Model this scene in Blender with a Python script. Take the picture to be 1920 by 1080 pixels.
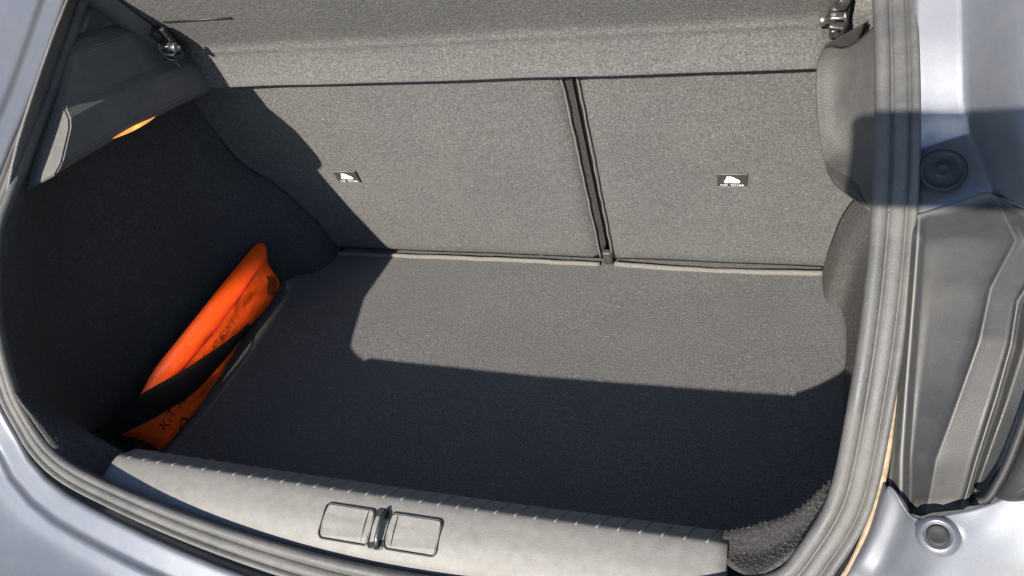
import bpy, bmesh, math, random
from mathutils import Vector, Matrix, noise
from mathutils.geometry import delaunay_2d_cdt
random.seed(7)
V = Vector
for o in list(bpy.data.objects): bpy.data.objects.remove(o)
scene = bpy.context.scene
COL = scene.collection

# ---------------------------------------------------------------- camera, world, sun, exposure
# metres; X to the car's right, Y forward, Z up; boot floor at z = 0, foot of the rear seats at y = 0
CAM_POS = V((0.3624, -1.1201, 0.8332))
CAM_R, CAM_U, CAM_F = V((0.9532, 0.2650, -0.1455)), V((-0.0508, 0.6143, 0.7874)), V((-0.2973, 0.7434, -0.5991))
cam = bpy.data.cameras.new('camera'); cam_o = bpy.data.objects.new('camera', cam); COL.objects.link(cam_o)
cam.sensor_width = 36.0; cam.lens = 36.0 * 1446.6 / 1920.0; cam.clip_start = 0.005; cam.clip_end = 500
cam_o.matrix_world = Matrix(((CAM_R.x, CAM_U.x, -CAM_F.x, CAM_POS.x), (CAM_R.y, CAM_U.y, -CAM_F.y, CAM_POS.y),
                             (CAM_R.z, CAM_U.z, -CAM_F.z, CAM_POS.z), (0, 0, 0, 1)))
scene.camera = cam_o
SUN_DIR = V((0.177, 0.870, -0.461)).normalized()          # the way the sunlight travels
sun_el = math.asin(-SUN_DIR.z)
world = bpy.data.worlds.new('World'); scene.world = world; world.use_nodes = True
wn = world.node_tree.nodes; wl = world.node_tree.links; wn.clear()
sky = wn.new('ShaderNodeTexSky'); sky.sky_type = 'NISHITA'; sky.sun_disc = False
sky.ozone_density = 3.5; sky.dust_density = .4; sky.sun_elevation = sun_el; sky.sun_rotation = math.atan2(-SUN_DIR.x, -SUN_DIR.y)
bgn = wn.new('ShaderNodeBackground'); bgn.inputs['Strength'].default_value = 0.10
wo = wn.new('ShaderNodeOutputWorld'); wl.new(sky.outputs[0], bgn.inputs[0]); wl.new(bgn.outputs[0], wo.inputs[0])
sl = bpy.data.lights.new('sun', 'SUN'); sl.energy = 4.8; sl.angle = math.radians(0.53); sl.color = (1.0, 0.91, 0.79)
so = bpy.data.objects.new('sun', sl); COL.objects.link(so); so.location = (-2, -8, 5)
so.rotation_euler = SUN_DIR.to_track_quat('-Z', 'Y').to_euler()
vs = scene.view_settings; vs.view_transform = 'Standard'; vs.look = 'None'; vs.gamma = 1; vs.use_curve_mapping = False
vs.exposure = 1.12

# ---------------------------------------------------------------- materials
def new_mat(name):
    m = bpy.data.materials.new(name); m.use_nodes = True
    n = m.node_tree.nodes; l = m.node_tree.links
    return m, n, l, n['Principled BSDF']
def tc(n, l, scale=(1, 1, 1)):
    t = n.new('ShaderNodeNewGeometry'); mp = n.new('ShaderNodeMapping'); mp.inputs['Scale'].default_value = scale
    l.new(t.outputs['Position'], mp.inputs['Vector']); return mp.outputs[0]
def nz(n, l, vec, scale, detail=3, rough=.55, dist=0):
    t = n.new('ShaderNodeTexNoise'); t.inputs['Scale'].default_value = scale; t.inputs['Detail'].default_value = detail
    t.inputs['Roughness'].default_value = rough; t.inputs['Distortion'].default_value = dist
    l.new(vec, t.inputs['Vector']); return t.outputs['Fac']
def ramp(n, l, fac, stops):
    r = n.new('ShaderNodeValToRGB'); l.new(fac, r.inputs[0]); e = r.color_ramp.elements
    while len(e) < len(stops): e.new(.5)
    for q, (p, c) in zip(e, stops):
        q.position = p; q.color = (c, c, c, 1) if isinstance(c, (int, float)) else (*c, 1)
    return r.outputs[0]
def mix(n, l, fac, a, b, mode='MIX'):
    m = n.new('ShaderNodeMix'); m.data_type = 'RGBA'; m.blend_type = mode
    for s, v in ((m.inputs[0], fac), (m.inputs[6], a), (m.inputs[7], b)):
        if hasattr(v, 'links'): l.new(v, s)
        elif isinstance(v, (int, float)) and s.type == 'VALUE': s.default_value = v
        else: s.default_value = (*v, 1) if isinstance(v, tuple) else (v, v, v, 1)
    return m.outputs[2]
def bump(n, l, h, strength, dist, prev=None):
    b = n.new('ShaderNodeBump'); b.inputs['Strength'].default_value = strength; b.inputs['Distance'].default_value = dist
    l.new(h, b.inputs['Height'])
    if prev: l.new(prev, b.inputs['Normal'])
    return b.outputs[0]

def felt(name, base, tint=(1, .97, .92), spark=.45, lint=.35):
    m, n, l, p = new_mat(name); v = tc(n, l)
    a = nz(n, l, v, 340, 4, .8); b = nz(n, l, v, 120, 3, .65); c = nz(n, l, v, 700, 2, .7); d = nz(n, l, v, 6, 4, .55); e = nz(n, l, tc(n, l, (1, .30, .45)), 620, 2, .6, 1.5)
    col = ramp(n, l, a, [(.32, tuple(base * .54 * t for t in tint)), (.5, tuple(base * .98 * t for t in tint)), (.68, tuple(base * 1.68 * t for t in tint))])
    col = mix(n, l, 1.0, col, ramp(n, l, b, [(.3, .92), (.7, 1.08)]), 'MULTIPLY')
    col = mix(n, l, 1.0, col, ramp(n, l, d, [(.3, (.94, .94, .95)), (.7, (1.06, 1.055, 1.04))]), 'MULTIPLY')
    col = mix(n, l, ramp(n, l, e, [(.62, 0.0), (.74, spark * .6)]), col, tuple(min(1, base * 2.0) * t for t in tint))
    col = mix(n, l, ramp(n, l, c, [(.70, 0.0), (.78, lint)]), col, tuple(min(1, base * 2.8) * t for t in (1, .97, .9)))
    l.new(col, p.inputs['Base Color']); p.inputs['Roughness'].default_value = 1; p.inputs['Specular IOR Level'].default_value = .1
    p.inputs['Sheen Weight'].default_value = .02; p.inputs['Sheen Roughness'].default_value = .6
    l.new(bump(n, l, a, .9, .0014, bump(n, l, b, .4, .0014)), p.inputs['Normal'])
    return m
def plastic(name, base, rough=.55, grain=900, bstr=.35, dust=.25, dustcol=(.34, .31, .26), spec=.4):
    m, n, l, p = new_mat(name); v = tc(n, l)
    vo = n.new('ShaderNodeTexVoronoi'); vo.inputs['Scale'].default_value = grain; l.new(v, vo.inputs['Vector'])
    a = nz(n, l, v, 14, 4, .6, .5); b = nz(n, l, v, 700, 2, .7); c = nz(n, l, v, 90, 5, .7)
    col = mix(n, l, ramp(n, l, a, [(.38, 0.0), (.8, dust)]), base, dustcol)
    col = mix(n, l, ramp(n, l, b, [(.68, 0.0), (.78, dust * 1.2)]), col, (.55, .52, .47))
    col = mix(n, l, 1.0, col, ramp(n, l, c, [(.3, .86), (.7, 1.12)]), 'MULTIPLY')
    l.new(col, p.inputs['Base Color']); l.new(ramp(n, l, a, [(.3, rough - .08), (.8, min(1, rough + .2))]), p.inputs['Roughness'])
    p.inputs['Specular IOR Level'].default_value = spec
    l.new(bump(n, l, vo.outputs['Distance'], bstr, .0006), p.inputs['Normal'])
    return m
def paint(name, base, metal=.62, rough=.34):
    m, n, l, p = new_mat(name); v = tc(n, l)
    f = nz(n, l, v, 1800, 1, .5); g = nz(n, l, v, 40, 6, .72, .3); s = nz(n, l, v, 330, 3, .75); sc = nz(n, l, tc(n, l, (1, .12, .2)), 300, 2, .6)
    col = mix(n, l, ramp(n, l, f, [(.4, 0.0), (.72, .5)]), base, tuple(min(1, c * 1.5) for c in base))
    col = mix(n, l, ramp(n, l, g, [(.42, 0.0), (.8, .30)]), col, (.27, .255, .225))
    col = mix(n, l, ramp(n, l, s, [(.69, 0.0), (.77, .5)]), col, (.5, .48, .44))
    l.new(col, p.inputs['Base Color']); p.inputs['Metallic'].default_value = metal
    p.inputs['Roughness'].default_value = rough
    p.inputs['Coat Weight'].default_value = .25; p.inputs['Coat Roughness'].default_value = .12
    l.new(bump(n, l, f, .10, .0003), p.inputs['Normal'])
    return m
def simple(name, base, rough=.6, metal=0, spec=.5, noise_amt=.15, scale=200):
    m, n, l, p = new_mat(name); v = tc(n, l); a = nz(n, l, v, scale, 3, .6)
    col = mix(n, l, 1.0, base, ramp(n, l, a, [(.3, 1 - noise_amt), (.7, 1 + noise_amt)]), 'MULTIPLY')
    l.new(col, p.inputs['Base Color']); p.inputs['Roughness'].default_value = rough; p.inputs['Metallic'].default_value = metal
    p.inputs['Specular IOR Level'].default_value = spec
    return m
M = {}
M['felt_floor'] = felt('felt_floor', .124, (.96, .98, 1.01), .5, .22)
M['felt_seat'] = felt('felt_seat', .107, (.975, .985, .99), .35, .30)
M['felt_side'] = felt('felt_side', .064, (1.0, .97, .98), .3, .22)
M['felt_shelf'] = felt('felt_shelf', .112, (.98, .985, .98), .35, .2)
M['lint'] = simple('lint', (.34, .32, .29), .9, 0, .2, .3, 500)
M['fibre'] = simple('fibre', (.12, .117, .11), .9, 0, .2, .3, 500)
M['hem'] = simple('hem', (.15, .142, .13), .9, 0, .2, .3, 500)
M['sill_plastic'] = plastic('sill_plastic', (.185, .182, .172), .6, 1100, .45, .07, (.36, .34, .29))
M['side_plastic'] = plastic('side_plastic', (.105, .105, .104), .55, 620, .7, .15)
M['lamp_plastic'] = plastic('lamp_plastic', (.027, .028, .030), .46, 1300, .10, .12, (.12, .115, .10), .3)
def ridge_highlight(m, col=(.22, .215, .20), lo=.505, hi=.56):  # highlights painted into the colour: paler on convex ridge edges
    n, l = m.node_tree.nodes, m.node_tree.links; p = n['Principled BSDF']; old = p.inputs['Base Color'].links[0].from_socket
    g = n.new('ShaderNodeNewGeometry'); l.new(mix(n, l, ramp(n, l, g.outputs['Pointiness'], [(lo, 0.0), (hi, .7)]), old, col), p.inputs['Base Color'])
ridge_highlight(M['lamp_plastic'])
M['black'] = simple('black', (.012, .012, .013), .5)
M['pod_plastic'] = plastic('pod_plastic', (.075, .075, .074), .55, 620, .9, .12)  # side plastic darkened throughout to stand in for the shadow on the pod
M['gloss_black'] = plastic('gloss_black', (.02, .02, .021), .3, 500, .1, .12)
M['rubber'] = plastic('rubber', (.070, .071, .073), .55, 500, .25, .35, (.20, .19, .165))
M['sealant'] = simple('sealant', (.27, .215, .15), .8, 0, .3, .3, 120)
M['grommet'] = simple('grommet', (.018, .018, .020), .6, 0, .4, .25, 300)
M['paint'] = paint('paint', (.150, .160, .185), .55, .40)
M['steel'] = simple('steel', (.42, .41, .40), .3, .9, .5, .2, 300)
M['dark_steel'] = simple('dark_steel', (.12, .12, .12), .32, .85, .5, .25, 300)
M['white_print'] = simple('white_print', (.82, .83, .85), .6, 0, .3, .05, 900)
M['label_black'] = simple('label_black', (.035, .035, .034), .7, 0, .3, .3, 900)
M['strap'] = simple('strap', (.007, .007, .009), .9, 0, .2, .3, 900)
M['ink'] = simple('ink', (.10, .025, .012), .7, 0, .3, .2, 400)

# ---------------------------------------------------------------- mesh helpers
def link(name, me, mat=None, parent=None, smooth=True):
    o = bpy.data.objects.new(name, me); COL.objects.link(o)
    if mat is not None:
        for m in (mat if isinstance(mat, (list, tuple)) else [mat]): me.materials.append(m)
    if smooth: me.polygons.foreach_set('use_smooth', [True] * len(me.polygons))
    if parent: o.parent = parent
    return o
def mesh(name, verts, faces, mat=None, parent=None, smooth=True):
    me = bpy.data.meshes.new(name); me.from_pydata([tuple(v) for v in verts], [], faces); me.update()
    return link(name, me, mat, parent, smooth)
def from_bm(name, bm, mat=None, parent=None, smooth=False):
    bmesh.ops.recalc_face_normals(bm, faces=bm.faces[:])
    me = bpy.data.meshes.new(name); bm.to_mesh(me); bm.free(); return link(name, me, mat, parent, smooth)
def tagit(o, label=None, cat=None, group=None, kind=None):
    for k, v in (('label', label), ('category', cat), ('group', group), ('kind', kind)):
        if v: o[k] = v
    return o
def empty(name, loc=(0, 0, 0)):
    o = bpy.data.objects.new(name, None); COL.objects.link(o); o.location = loc; o.empty_display_size = .05; return o
def cr(p0, p1, p2, p3, t):
    return .5 * ((2 * p1) + (p2 - p0) * t + (2 * p0 - 5 * p1 + 4 * p2 - p3) * t * t + (3 * p1 - p0 - 3 * p2 + p3) * t ** 3)
def spline(pts, n, closed=False):
    """n samples for every span of a Catmull-Rom curve through pts"""
    pts = [V(p) for p in pts]; N = len(pts); out = []
    spans = N if closed else N - 1
    for i in range(spans):
        g = (lambda k: pts[k % N]) if closed else (lambda k: pts[min(max(k, 0), N - 1)])
        p0 = g(i - 1) if (closed or i > 0) else pts[0] * 2 - pts[1]
        p3 = g(i + 2) if (closed or i + 2 < N) else pts[-1] * 2 - pts[-2]
        for k in range(n): out.append(cr(p0, g(i), g(i + 1), p3, k / n))
    if not closed: out.append(pts[-1])
    return out
def lin(pts, n):
    pts = [V(p) for p in pts]; out = []
    for a, b in zip(pts, pts[1:]):
        for k in range(n): out.append(a.lerp(b, k / n))
    return out + [pts[-1]]
def loft(name, cols, mat, parent, nu=6, nv=6, thick=.0016, across=spline, face_to=(0, -.75, .66), jitter=None, along=spline):
    rows = [along(c, nv) for c in cols]
    nrow = len(rows[0]); strips = [across([r[j] for r in rows], nu) for j in range(nrow)]
    ncol = len(strips[0])
    verts = [p for s in strips for p in s]
    if jitter: verts = [p + jitter(p) for p in verts]
    faces = [(j * ncol + i, j * ncol + i + 1, (j + 1) * ncol + i + 1, (j + 1) * ncol + i) for j in range(nrow - 1) for i in range(ncol - 1)]
    o = mesh(name, verts, faces, mat, parent)
    ft = V(face_to); s = sum((p.normal.dot(ft) * p.area for p in o.data.polygons))
    if s < 0: o.data.flip_normals()
    if thick:
        md = o.modifiers.new('thickness', 'SOLIDIFY'); md.thickness = thick; md.offset = -1
    return o
def frames_tube(path, r, closed=False, seg=8, ry=None):
    """(verts, faces) of a tube; r may be a list"""
    P = [V(p) for p in path]; N = len(P); vs_, fs = [], []
    up = V((.13, .21, .97))
    for i, p in enumerate(P):
        a = P[(i - 1) % N] if (closed or i > 0) else p; b = P[(i + 1) % N] if (closed or i < N - 1) else p
        t = (b - a).normalized(); x = t.cross(up)
        if x.length < .05: x = t.cross(V((1, 0, 0)))
        x.normalize(); y = x.cross(t).normalized()
        rr = r[i] if isinstance(r, (list, tuple)) else r
        for k in range(seg):
            an = 2 * math.pi * k / seg
            vs_.append(p + x * math.cos(an) * rr + y * math.sin(an) * (ry if ry else rr))
    for i in range(N if closed else N - 1):
        for k in range(seg):
            j = (i + 1) % N
            fs.append((i * seg + k, i * seg + (k + 1) % seg, j * seg + (k + 1) % seg, j * seg + k))
    if not closed:
        fs.append(tuple(range(seg))[::-1]); fs.append(tuple((N - 1) * seg + k for k in range(seg)))
    return vs_, fs
def tube(name, path, r, mat, parent, closed=False, seg=8, ry=None):
    v, f = frames_tube(path, r, closed, seg, ry); return mesh(name, v, f, mat, parent)
def box(name, center, size, mat, parent, rot=None, bevel=.002, seg=2, smooth=True):
    bm = bmesh.new(); bmesh.ops.create_cube(bm, size=1)
    for v in bm.verts: v.co = V((v.co.x * size[0], v.co.y * size[1], v.co.z * size[2]))
    if bevel: bmesh.ops.bevel(bm, geom=bm.edges[:], offset=bevel, segments=seg, affect='EDGES', profile=.5)
    m4 = (rot.to_4x4() if rot else Matrix.Identity(4)); m4.translation = V(center); bm.transform(m4)
    return from_bm(name, bm, mat, parent, smooth)
def lathe(name, prof, center, axis, mat, parent, seg=32):
    """prof = [(radius, height)] round axis through center"""
    q = V(axis).normalized().to_track_quat('Z', 'Y').to_matrix(); vs_, fs = [], []
    for r, h in prof:
        for k in range(seg):
            a = 2 * math.pi * k / seg; vs_.append(V(center) + q @ V((r * math.cos(a), r * math.sin(a), h)))
    for i in range(len(prof) - 1):
        for k in range(seg): fs.append((i * seg + k, i * seg + (k + 1) % seg, (i + 1) * seg + (k + 1) % seg, (i + 1) * seg + k))
    fs.append(tuple(range(seg))); fs.append(tuple((len(prof) - 1) * seg + k for k in range(seg)))
    return mesh(name, vs_, fs, mat, parent)
def prism(name, poly, depth, mat, parent, bevel=0, fn=None):
    """closed 2-D outline (a, b) given depth along c, then mapped by fn(a, b, c)"""
    bm = bmesh.new(); f = bm.faces.new([bm.verts.new((a, b, 0)) for a, b in poly])
    r = bmesh.ops.extrude_face_region(bm, geom=[f]); up = [e for e in r['geom'] if isinstance(e, bmesh.types.BMVert)]
    for v in up: v.co.z += depth
    bmesh.ops.recalc_face_normals(bm, faces=bm.faces[:])
    if bevel: bmesh.ops.bevel(bm, geom=bm.edges[:], offset=bevel, segments=2, affect='EDGES')
    if fn:
        for v in bm.verts: v.co = fn(*v.co)
    return from_bm(name, bm, mat, parent, bool(bevel))
def round_rect(w, h, r, n=5):
    out = []
    for cx, cy, a0 in ((w / 2 - r, h / 2 - r, 0), (-w / 2 + r, h / 2 - r, 90), (-w / 2 + r, -h / 2 + r, 180), (w / 2 - r, -h / 2 + r, 270)):
        for k in range(n + 1):
            a = math.radians(a0 + 90 * k / n); out.append((cx + r * math.cos(a), cy + r * math.sin(a)))
    return out
def text_polys(body, size):
    """triangulated glyph outlines (verts, faces) of a line of text centred on the origin"""
    cu = bpy.data.curves.new('t', 'FONT'); cu.body = body; cu.size = size; cu.align_x = 'CENTER'; cu.align_y = 'CENTER'; cu.resolution_u = 3
    o = bpy.data.objects.new('t', cu); COL.objects.link(o)
    dg = bpy.context.evaluated_depsgraph_get(); me = bpy.data.meshes.new_from_object(o.evaluated_get(dg))
    vs_ = [V(v.co) for v in me.vertices]; fs = [tuple(p.vertices) for p in me.polygons]
    bpy.data.objects.remove(o); bpy.data.meshes.remove(me); bpy.data.curves.remove(cu)
    return vs_, fs

# ---------------------------------------------------------------- ground
ground = mesh('ground', [(-60, -60, -.62), (60, -60, -.62), (60, 60, -.62), (-60, 60, -.62)], [(0, 1, 2, 3)], simple('asphalt', (.11, .105, .10), .9, 0, .3, .35, 40))
tagit(ground, kind='structure')

# ---------------------------------------------------------------- the car: everything fixed to it is a part
car = empty('car', (0, 0, -.62))
# parts are written in place; the car's Empty stands on the ground below the boot

# --- weather seal round the tailgate opening ---
R_IN = [(.387, -.733, .229), (.407, -.719, .248), (.425, -.699, .277), (.433, -.681, .299), (.438, -.658, .337), (.445, -.614, .401), (.450, -.55, .47), (.450, -.485, .531), (.447, -.406, .590), (.440, -.28, .672), (.425, -.12, .77), (.40, .02, .85)]
L_IN = [(-.40, .02, .86), (-.432, -.12, .76), (-.456, -.245, .662), (-.466, -.310, .611), (-.468, -.416, .536), (-.469, -.479, .498), (-.469, -.544, .456), (-.468, -.577, .434), (-.462, -.619, .390), (-.452, -.655, .342), (-.440, -.681, .297), (-.429, -.693, .274), (-.382, -.721, .236), (-.284, -.742, .222), (-.145, -.757, .202)]
BOT = [(.022, -.764, .187), (.185, -.760, .193), (.30, -.750, .211)]
TOP = [(.36, .11, .89), (.2, .15, .91), (0, .16, .915), (-.2, .15, .91), (-.35, .11, .89)]
seal_path = spline(L_IN + BOT + R_IN + TOP, 6, closed=True)
def smooth_closed(P, it):
    for _ in range(it): P = [(P[i - 1] + P[i] * 2 + P[(i + 1) % len(P)]) / 4 for i in range(len(P))]
    return P
seal_path = smooth_closed(seal_path, 5)
# (outward, proud) section of the rubber: inner lip, flat middle strip, outer bead
SEC = [(.002, -.006), (-.001, .001), (.001, .0062), (.0045, .0085), (.0085, .0078), (.0108, .0048), (.0118, .0012), (.0128, .0040), (.0145, .0062), (.0205, .0072), (.0235, .0058), (.0245, .0020), (.0252, .0042), (.0275, .0082), (.0305, .0086), (.0325, .0050), (.033, -.016)]
SEC = [(a, b * .82 if b > 0 else b) for a, b in SEC]
def ring_frames(path):
    N = len(path); cen = V((0, -.45, .5)); out = []
    for i, p in enumerate(path):
        t = (path[(i + 1) % N] - path[i - 1]).normalized()
        w = .5 + .5 * max(-1, min(1, (p.z - .3) / .25))
        nn = V((0, -1, .38)).lerp(V((0, -.72, .69)), w).normalized()
        if p.z < .28 and abs(p.x) < .41: nn = V((0, -.62, .78)).lerp(nn, max(0, (p.z - .17) / .11)).normalized()
        b = t.cross(nn); b.normalize(); nn = b.cross(t).normalized()
        if b.dot(p - cen) < 0: b = -b
        if nn.dot(V((0, -1, .5))) < 0: nn = -nn
        k = min(1, max(0, (.05 - p.x) / .35)); out.append((p, b, nn, 1 - .25 * k))       # the seal is narrower on the left
    return out
def sweep_ring(name, path, sec, mat, parent):
    fr = ring_frames(path); N = len(path); vs_, fs = [], []; K = len(sec)
    for p, b, nn, w in fr:
        for (sb, sn) in sec: vs_.append(p + b * sb * w + nn * sn)
    for i in range(N):
        j = (i + 1) % N
        for k in range(K - 1): fs.append((i * K + k, i * K + k + 1, j * K + k + 1, j * K + k))
        fs.append((i * K + K - 1, i * K, j * K, j * K + K - 1))
    return mesh(name, vs_, fs, mat, parent)
seal = sweep_ring('weather_seal', seal_path, SEC, M['rubber'], car)
seal['label'] = 'dusty grey rubber seal round the boot opening'
sealant = tube('sealant_bead', spline([(.4775, -.586, .434), (.4745, -.622, .388), (.4720, -.655, .338), (.4680, -.680, .297), (.4600, -.702, .262), (.446, -.722, .226), (.425, -.738, .195), (.40, -.75, .17)], 6), [.0010 + .0022 * min(1, k / 16) for k in range(43)], M['sealant'], car, ry=None)

# --- boot sides (moulded felt) ---
def felt_jit(amp, fr):
    return lambda p: V((noise.noise(p * fr), noise.noise(p * fr + V((9, 3, 1))), noise.noise(p * fr + V((2, 8, 5))))) * amp
RIGHT_COLS = [
 [(.471, .02, -.012), (.478, -.03, .09), (.490, -.055, .165), (.525, -.09, .27), (.525, -.14, .43)],
 [(.473, -.07, -.012), (.484, -.085, .09), (.498, -.11, .17), (.53, -.14, .28), (.53, -.18, .45)],
 [(.499, -.098, -.012), (.505, -.12, .1), (.515, -.15, .18), (.535, -.18, .29), (.535, -.22, .46)],
 [(.499, -.184, -.012), (.505, -.20, .1), (.515, -.23, .2), (.53, -.26, .32), (.53, -.30, .47)],
 [(.490, -.30, -.012), (.498, -.31, .12), (.51, -.33, .22), (.525, -.38, .34), (.51, -.42, .47)],
 [(.485, -.46, -.012), (.492, -.47, .12), (.500, -.49, .23), (.50, -.53, .33), (.478, -.55, .44)],
 [(.470, -.56, -.012), (.475, -.575, .12), (.462, -.60, .225), (.462, -.625, .30), (.458, -.632, .36)],
 [(.44, -.62, -.012), (.44, -.630, .12), (.433, -.648, .246), (.432, -.674, .272), (.436, -.687, .296)],
 [(.410, -.645, -.012), (.410, -.648, .12), (.408, -.660, .222), (.412, -.694, .240), (.424, -.706, .264)],
 [(.378, -.655, -.012), (.378, -.658, .12), (.376, -.668, .209), (.380, -.705, .219), (.396, -.724, .238)],
 [(.3480, -.6625, -.012), (.3480, -.6645, .12), (.3480, -.6765, .203), (.350, -.712, .212), (.375, -.738, .226)]]
LEFT_COLS = [
 [(-.437, .02, -.012), (-.445, -.03, .09), (-.478, -.065, .195), (-.523, -.09, .27), (-.525, -.14, .43)],
 [(-.455, -.06, -.012), (-.47, -.08, .09), (-.50, -.11, .18), (-.532, -.14, .28), (-.535, -.18, .45)],
 [(-.51, -.09, -.012), (-.51, -.11, .1), (-.525, -.14, .19), (-.545, -.18, .29), (-.54, -.22, .46)],
 [(-.545, -.16, -.012), (-.55, -.18, .1), (-.555, -.21, .2), (-.555, -.26, .32), (-.54, -.30, .47)],
 [(-.55, -.32, -.012), (-.555, -.33, .12), (-.56, -.35, .22), (-.555, -.40, .34), (-.52, -.42, .47)],
 [(-.555, -.50, -.012), (-.558, -.50, .12), (-.55, -.51, .23), (-.525, -.52, .33), (-.475, -.52, .46)],
 [(-.53, -.585, -.012), (-.53, -.585, .12), (-.51, -.60, .2), (-.485, -.615, .3), (-.464, -.61, .40)],
 [(-.45, -.635, -.012), (-.45, -.640, .12), (-.435, -.655, .21), (-.440, -.672, .27), (-.452, -.672, .315)],
 [(-.375, -.655, -.012), (-.372, -.66, .12), (-.366, -.672, .196), (-.378, -.694, .218), (-.412, -.702, .268)],
 [(-.3245, -.6625, -.012), (-.3245, -.6645, .12), (-.3245, -.680, .186), (-.330, -.712, .190), (-.352, -.738, .210)]]
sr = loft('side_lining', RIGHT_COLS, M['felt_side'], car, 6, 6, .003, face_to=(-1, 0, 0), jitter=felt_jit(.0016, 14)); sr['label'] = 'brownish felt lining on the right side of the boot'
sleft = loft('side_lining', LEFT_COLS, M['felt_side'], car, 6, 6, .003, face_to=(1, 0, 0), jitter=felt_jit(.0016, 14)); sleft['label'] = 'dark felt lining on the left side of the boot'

def fuzz(host, region, count, length):
    me = host.data; polys = [p for p in me.polygons if region(p.center)]; vs_, fs = [], []
    if not polys: return
    for k in range(count):
        p = random.choice(polys); w = [random.random() + .02 for _ in p.vertices]; t = sum(w)
        c = sum((me.vertices[i].co * (a / t) for i, a in zip(p.vertices, w)), V((0, 0, 0)))
        d = (p.normal + V((random.uniform(-1, 1), random.uniform(-1, 1), random.uniform(-1, 1))) * .9).normalized() * length * random.uniform(.4, 1.2)
        side = d.cross(V((random.uniform(-1, 1), random.uniform(-1, 1), random.uniform(-1, 1)))).normalized() * .00012
        bend = V((random.uniform(-1, 1), random.uniform(-1, 1), random.uniform(-1, 1))) * length * .25
        n0 = len(vs_); vs_ += [c - side, c + side, c + d * .55 + bend + side * .8, c + d * .55 + bend - side * .8, c + d + bend * .4]
        fs += [(n0, n0 + 1, n0 + 2, n0 + 3), (n0 + 3, n0 + 2, n0 + 4)]
    o = mesh('loose_fibres', vs_, fs, M['fibre'], host, False); o['kind'] = 'stuff'
fuzz(sr, lambda c: c.y < -.60 and c.z > .14, 5200, .0017)
fuzz(sr, lambda c: -.50 < c.y < .0 and c.z < .34, 3500, .0017)
fuzz(sleft, lambda c: c.y < -.645 and c.z > .15, 4200, .0017)

# --- upper pillar linings, roof and raised tailgate (they shade the boot) ---
for s, nm in ((-1, 'left'), (1, 'right')):
    cols = [[(s * .53, .25, .40), (s * .55, .3, .60), (s * .50, .35, .80), (s * .42, .4, .92)],
            [(s * .53, -.14, .40), (s * .55, -.05, .58), (s * .50, .1, .78), (s * .42, .2, .92)],
            [(s * .535, -.28, .44), (s * .53, -.22, .58), (s * .48, -.06, .74), (s * .41, .12, .90)],
            [(s * .50, -.44, .46), (s * .475, -.40, .55), (s * .455, -.24, .68), (s * .405, .05, .86)],
            [(s * .478, -.555, .445), (s * .462, -.475, .53), (s * .448, -.29, .66), (s * .405, .03, .845)]]
    o = loft('pillar_lining', cols, M['side_plastic'], car, 5, 5, .003, face_to=(-s, 0, 0))
roof = loft('roof', [[(x * .47, .18, .935 - .02 * x * x), (x * .52, .7, .99 - .03 * x * x), (x * .52, 1.3, .99 - .03 * x * x)] for x in (-1, -.5, 0, .5, 1)], M['paint'], car, 4, 4, .03, face_to=(0, 0, 1))
tail = loft('tailgate', [[(x * .44, .14, .945), (x * .50, -.25, 1.20), (x * .54, -.55, 1.36), (x * .50, -.86, 1.44), (x * .44, -.92, 1.38)] for x in (-1, -.5, 0, .5, 1)], M['gloss_black'], car, 4, 4, .03, face_to=(0, 0, 1))

# --- rear seat backs ---
LEAN = .3218
SV, SN = V((0, -math.sin(LEAN), math.cos(LEAN))), V((0, -math.cos(LEAN), -math.sin(LEAN)))     # up the seat back, out of it towards the boot
def seat(x0, x1, nm_label, lab_x, lab_s):
    def pt(x, s, d): return V((x, 0, 0)) + SV * s + SN * d
    W, H, T, r = x1 - x0, .53, .05, .010
    NX, NS = max(8, int(W / .022)), 26
    vs_, fs = [], []
    xs = [x0 + W * i / NX for i in range(NX + 1)]; ss = [.002 + H * j / NS for j in range(NS + 1)]
    def d_at(x, s):
        e = min(x - x0, x1 - x, s - .002); k = min(1, e / .012)
        return -r * (1 - math.sqrt(max(0, 1 - (1 - k) ** 2))) + .0016 * noise.noise(V((x * 7, s * 7, x0))) + .0006 * noise.noise(V((x * 31, s * 31, 4))) - (.0025 * math.exp(-((x - lab_x) ** 2 + (s - lab_s) ** 2) / .0018) if lab_s else 0)
    for s in ss:
        for x in xs: vs_.append(pt(x, s, d_at(x, s)))
    K = NX + 1
    for j in range(NS):
        for i in range(NX): fs.append((j * K + i, j * K + i + 1, (j + 1) * K + i + 1, (j + 1) * K + i))
    ring = [i for i in range(K)] + [j * K + NX for j in range(1, NS + 1)] + [NS * K + i for i in range(NX - 1, -1, -1)] + [j * K for j in range(NS - 1, 0, -1)]
    base = len(vs_)
    for q in ring: p = vs_[q]; vs_.append(p - SN * T)
    for a in range(len(ring)):
        b = (a + 1) % len(ring); fs.append((ring[a], base + a, base + b, ring[b]))
    fs.append(tuple(base + a for a in range(len(ring))))
    o = mesh('seat_back', vs_, fs, M['felt_seat'], car); o['label'] = nm_label
    return o, pt
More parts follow.
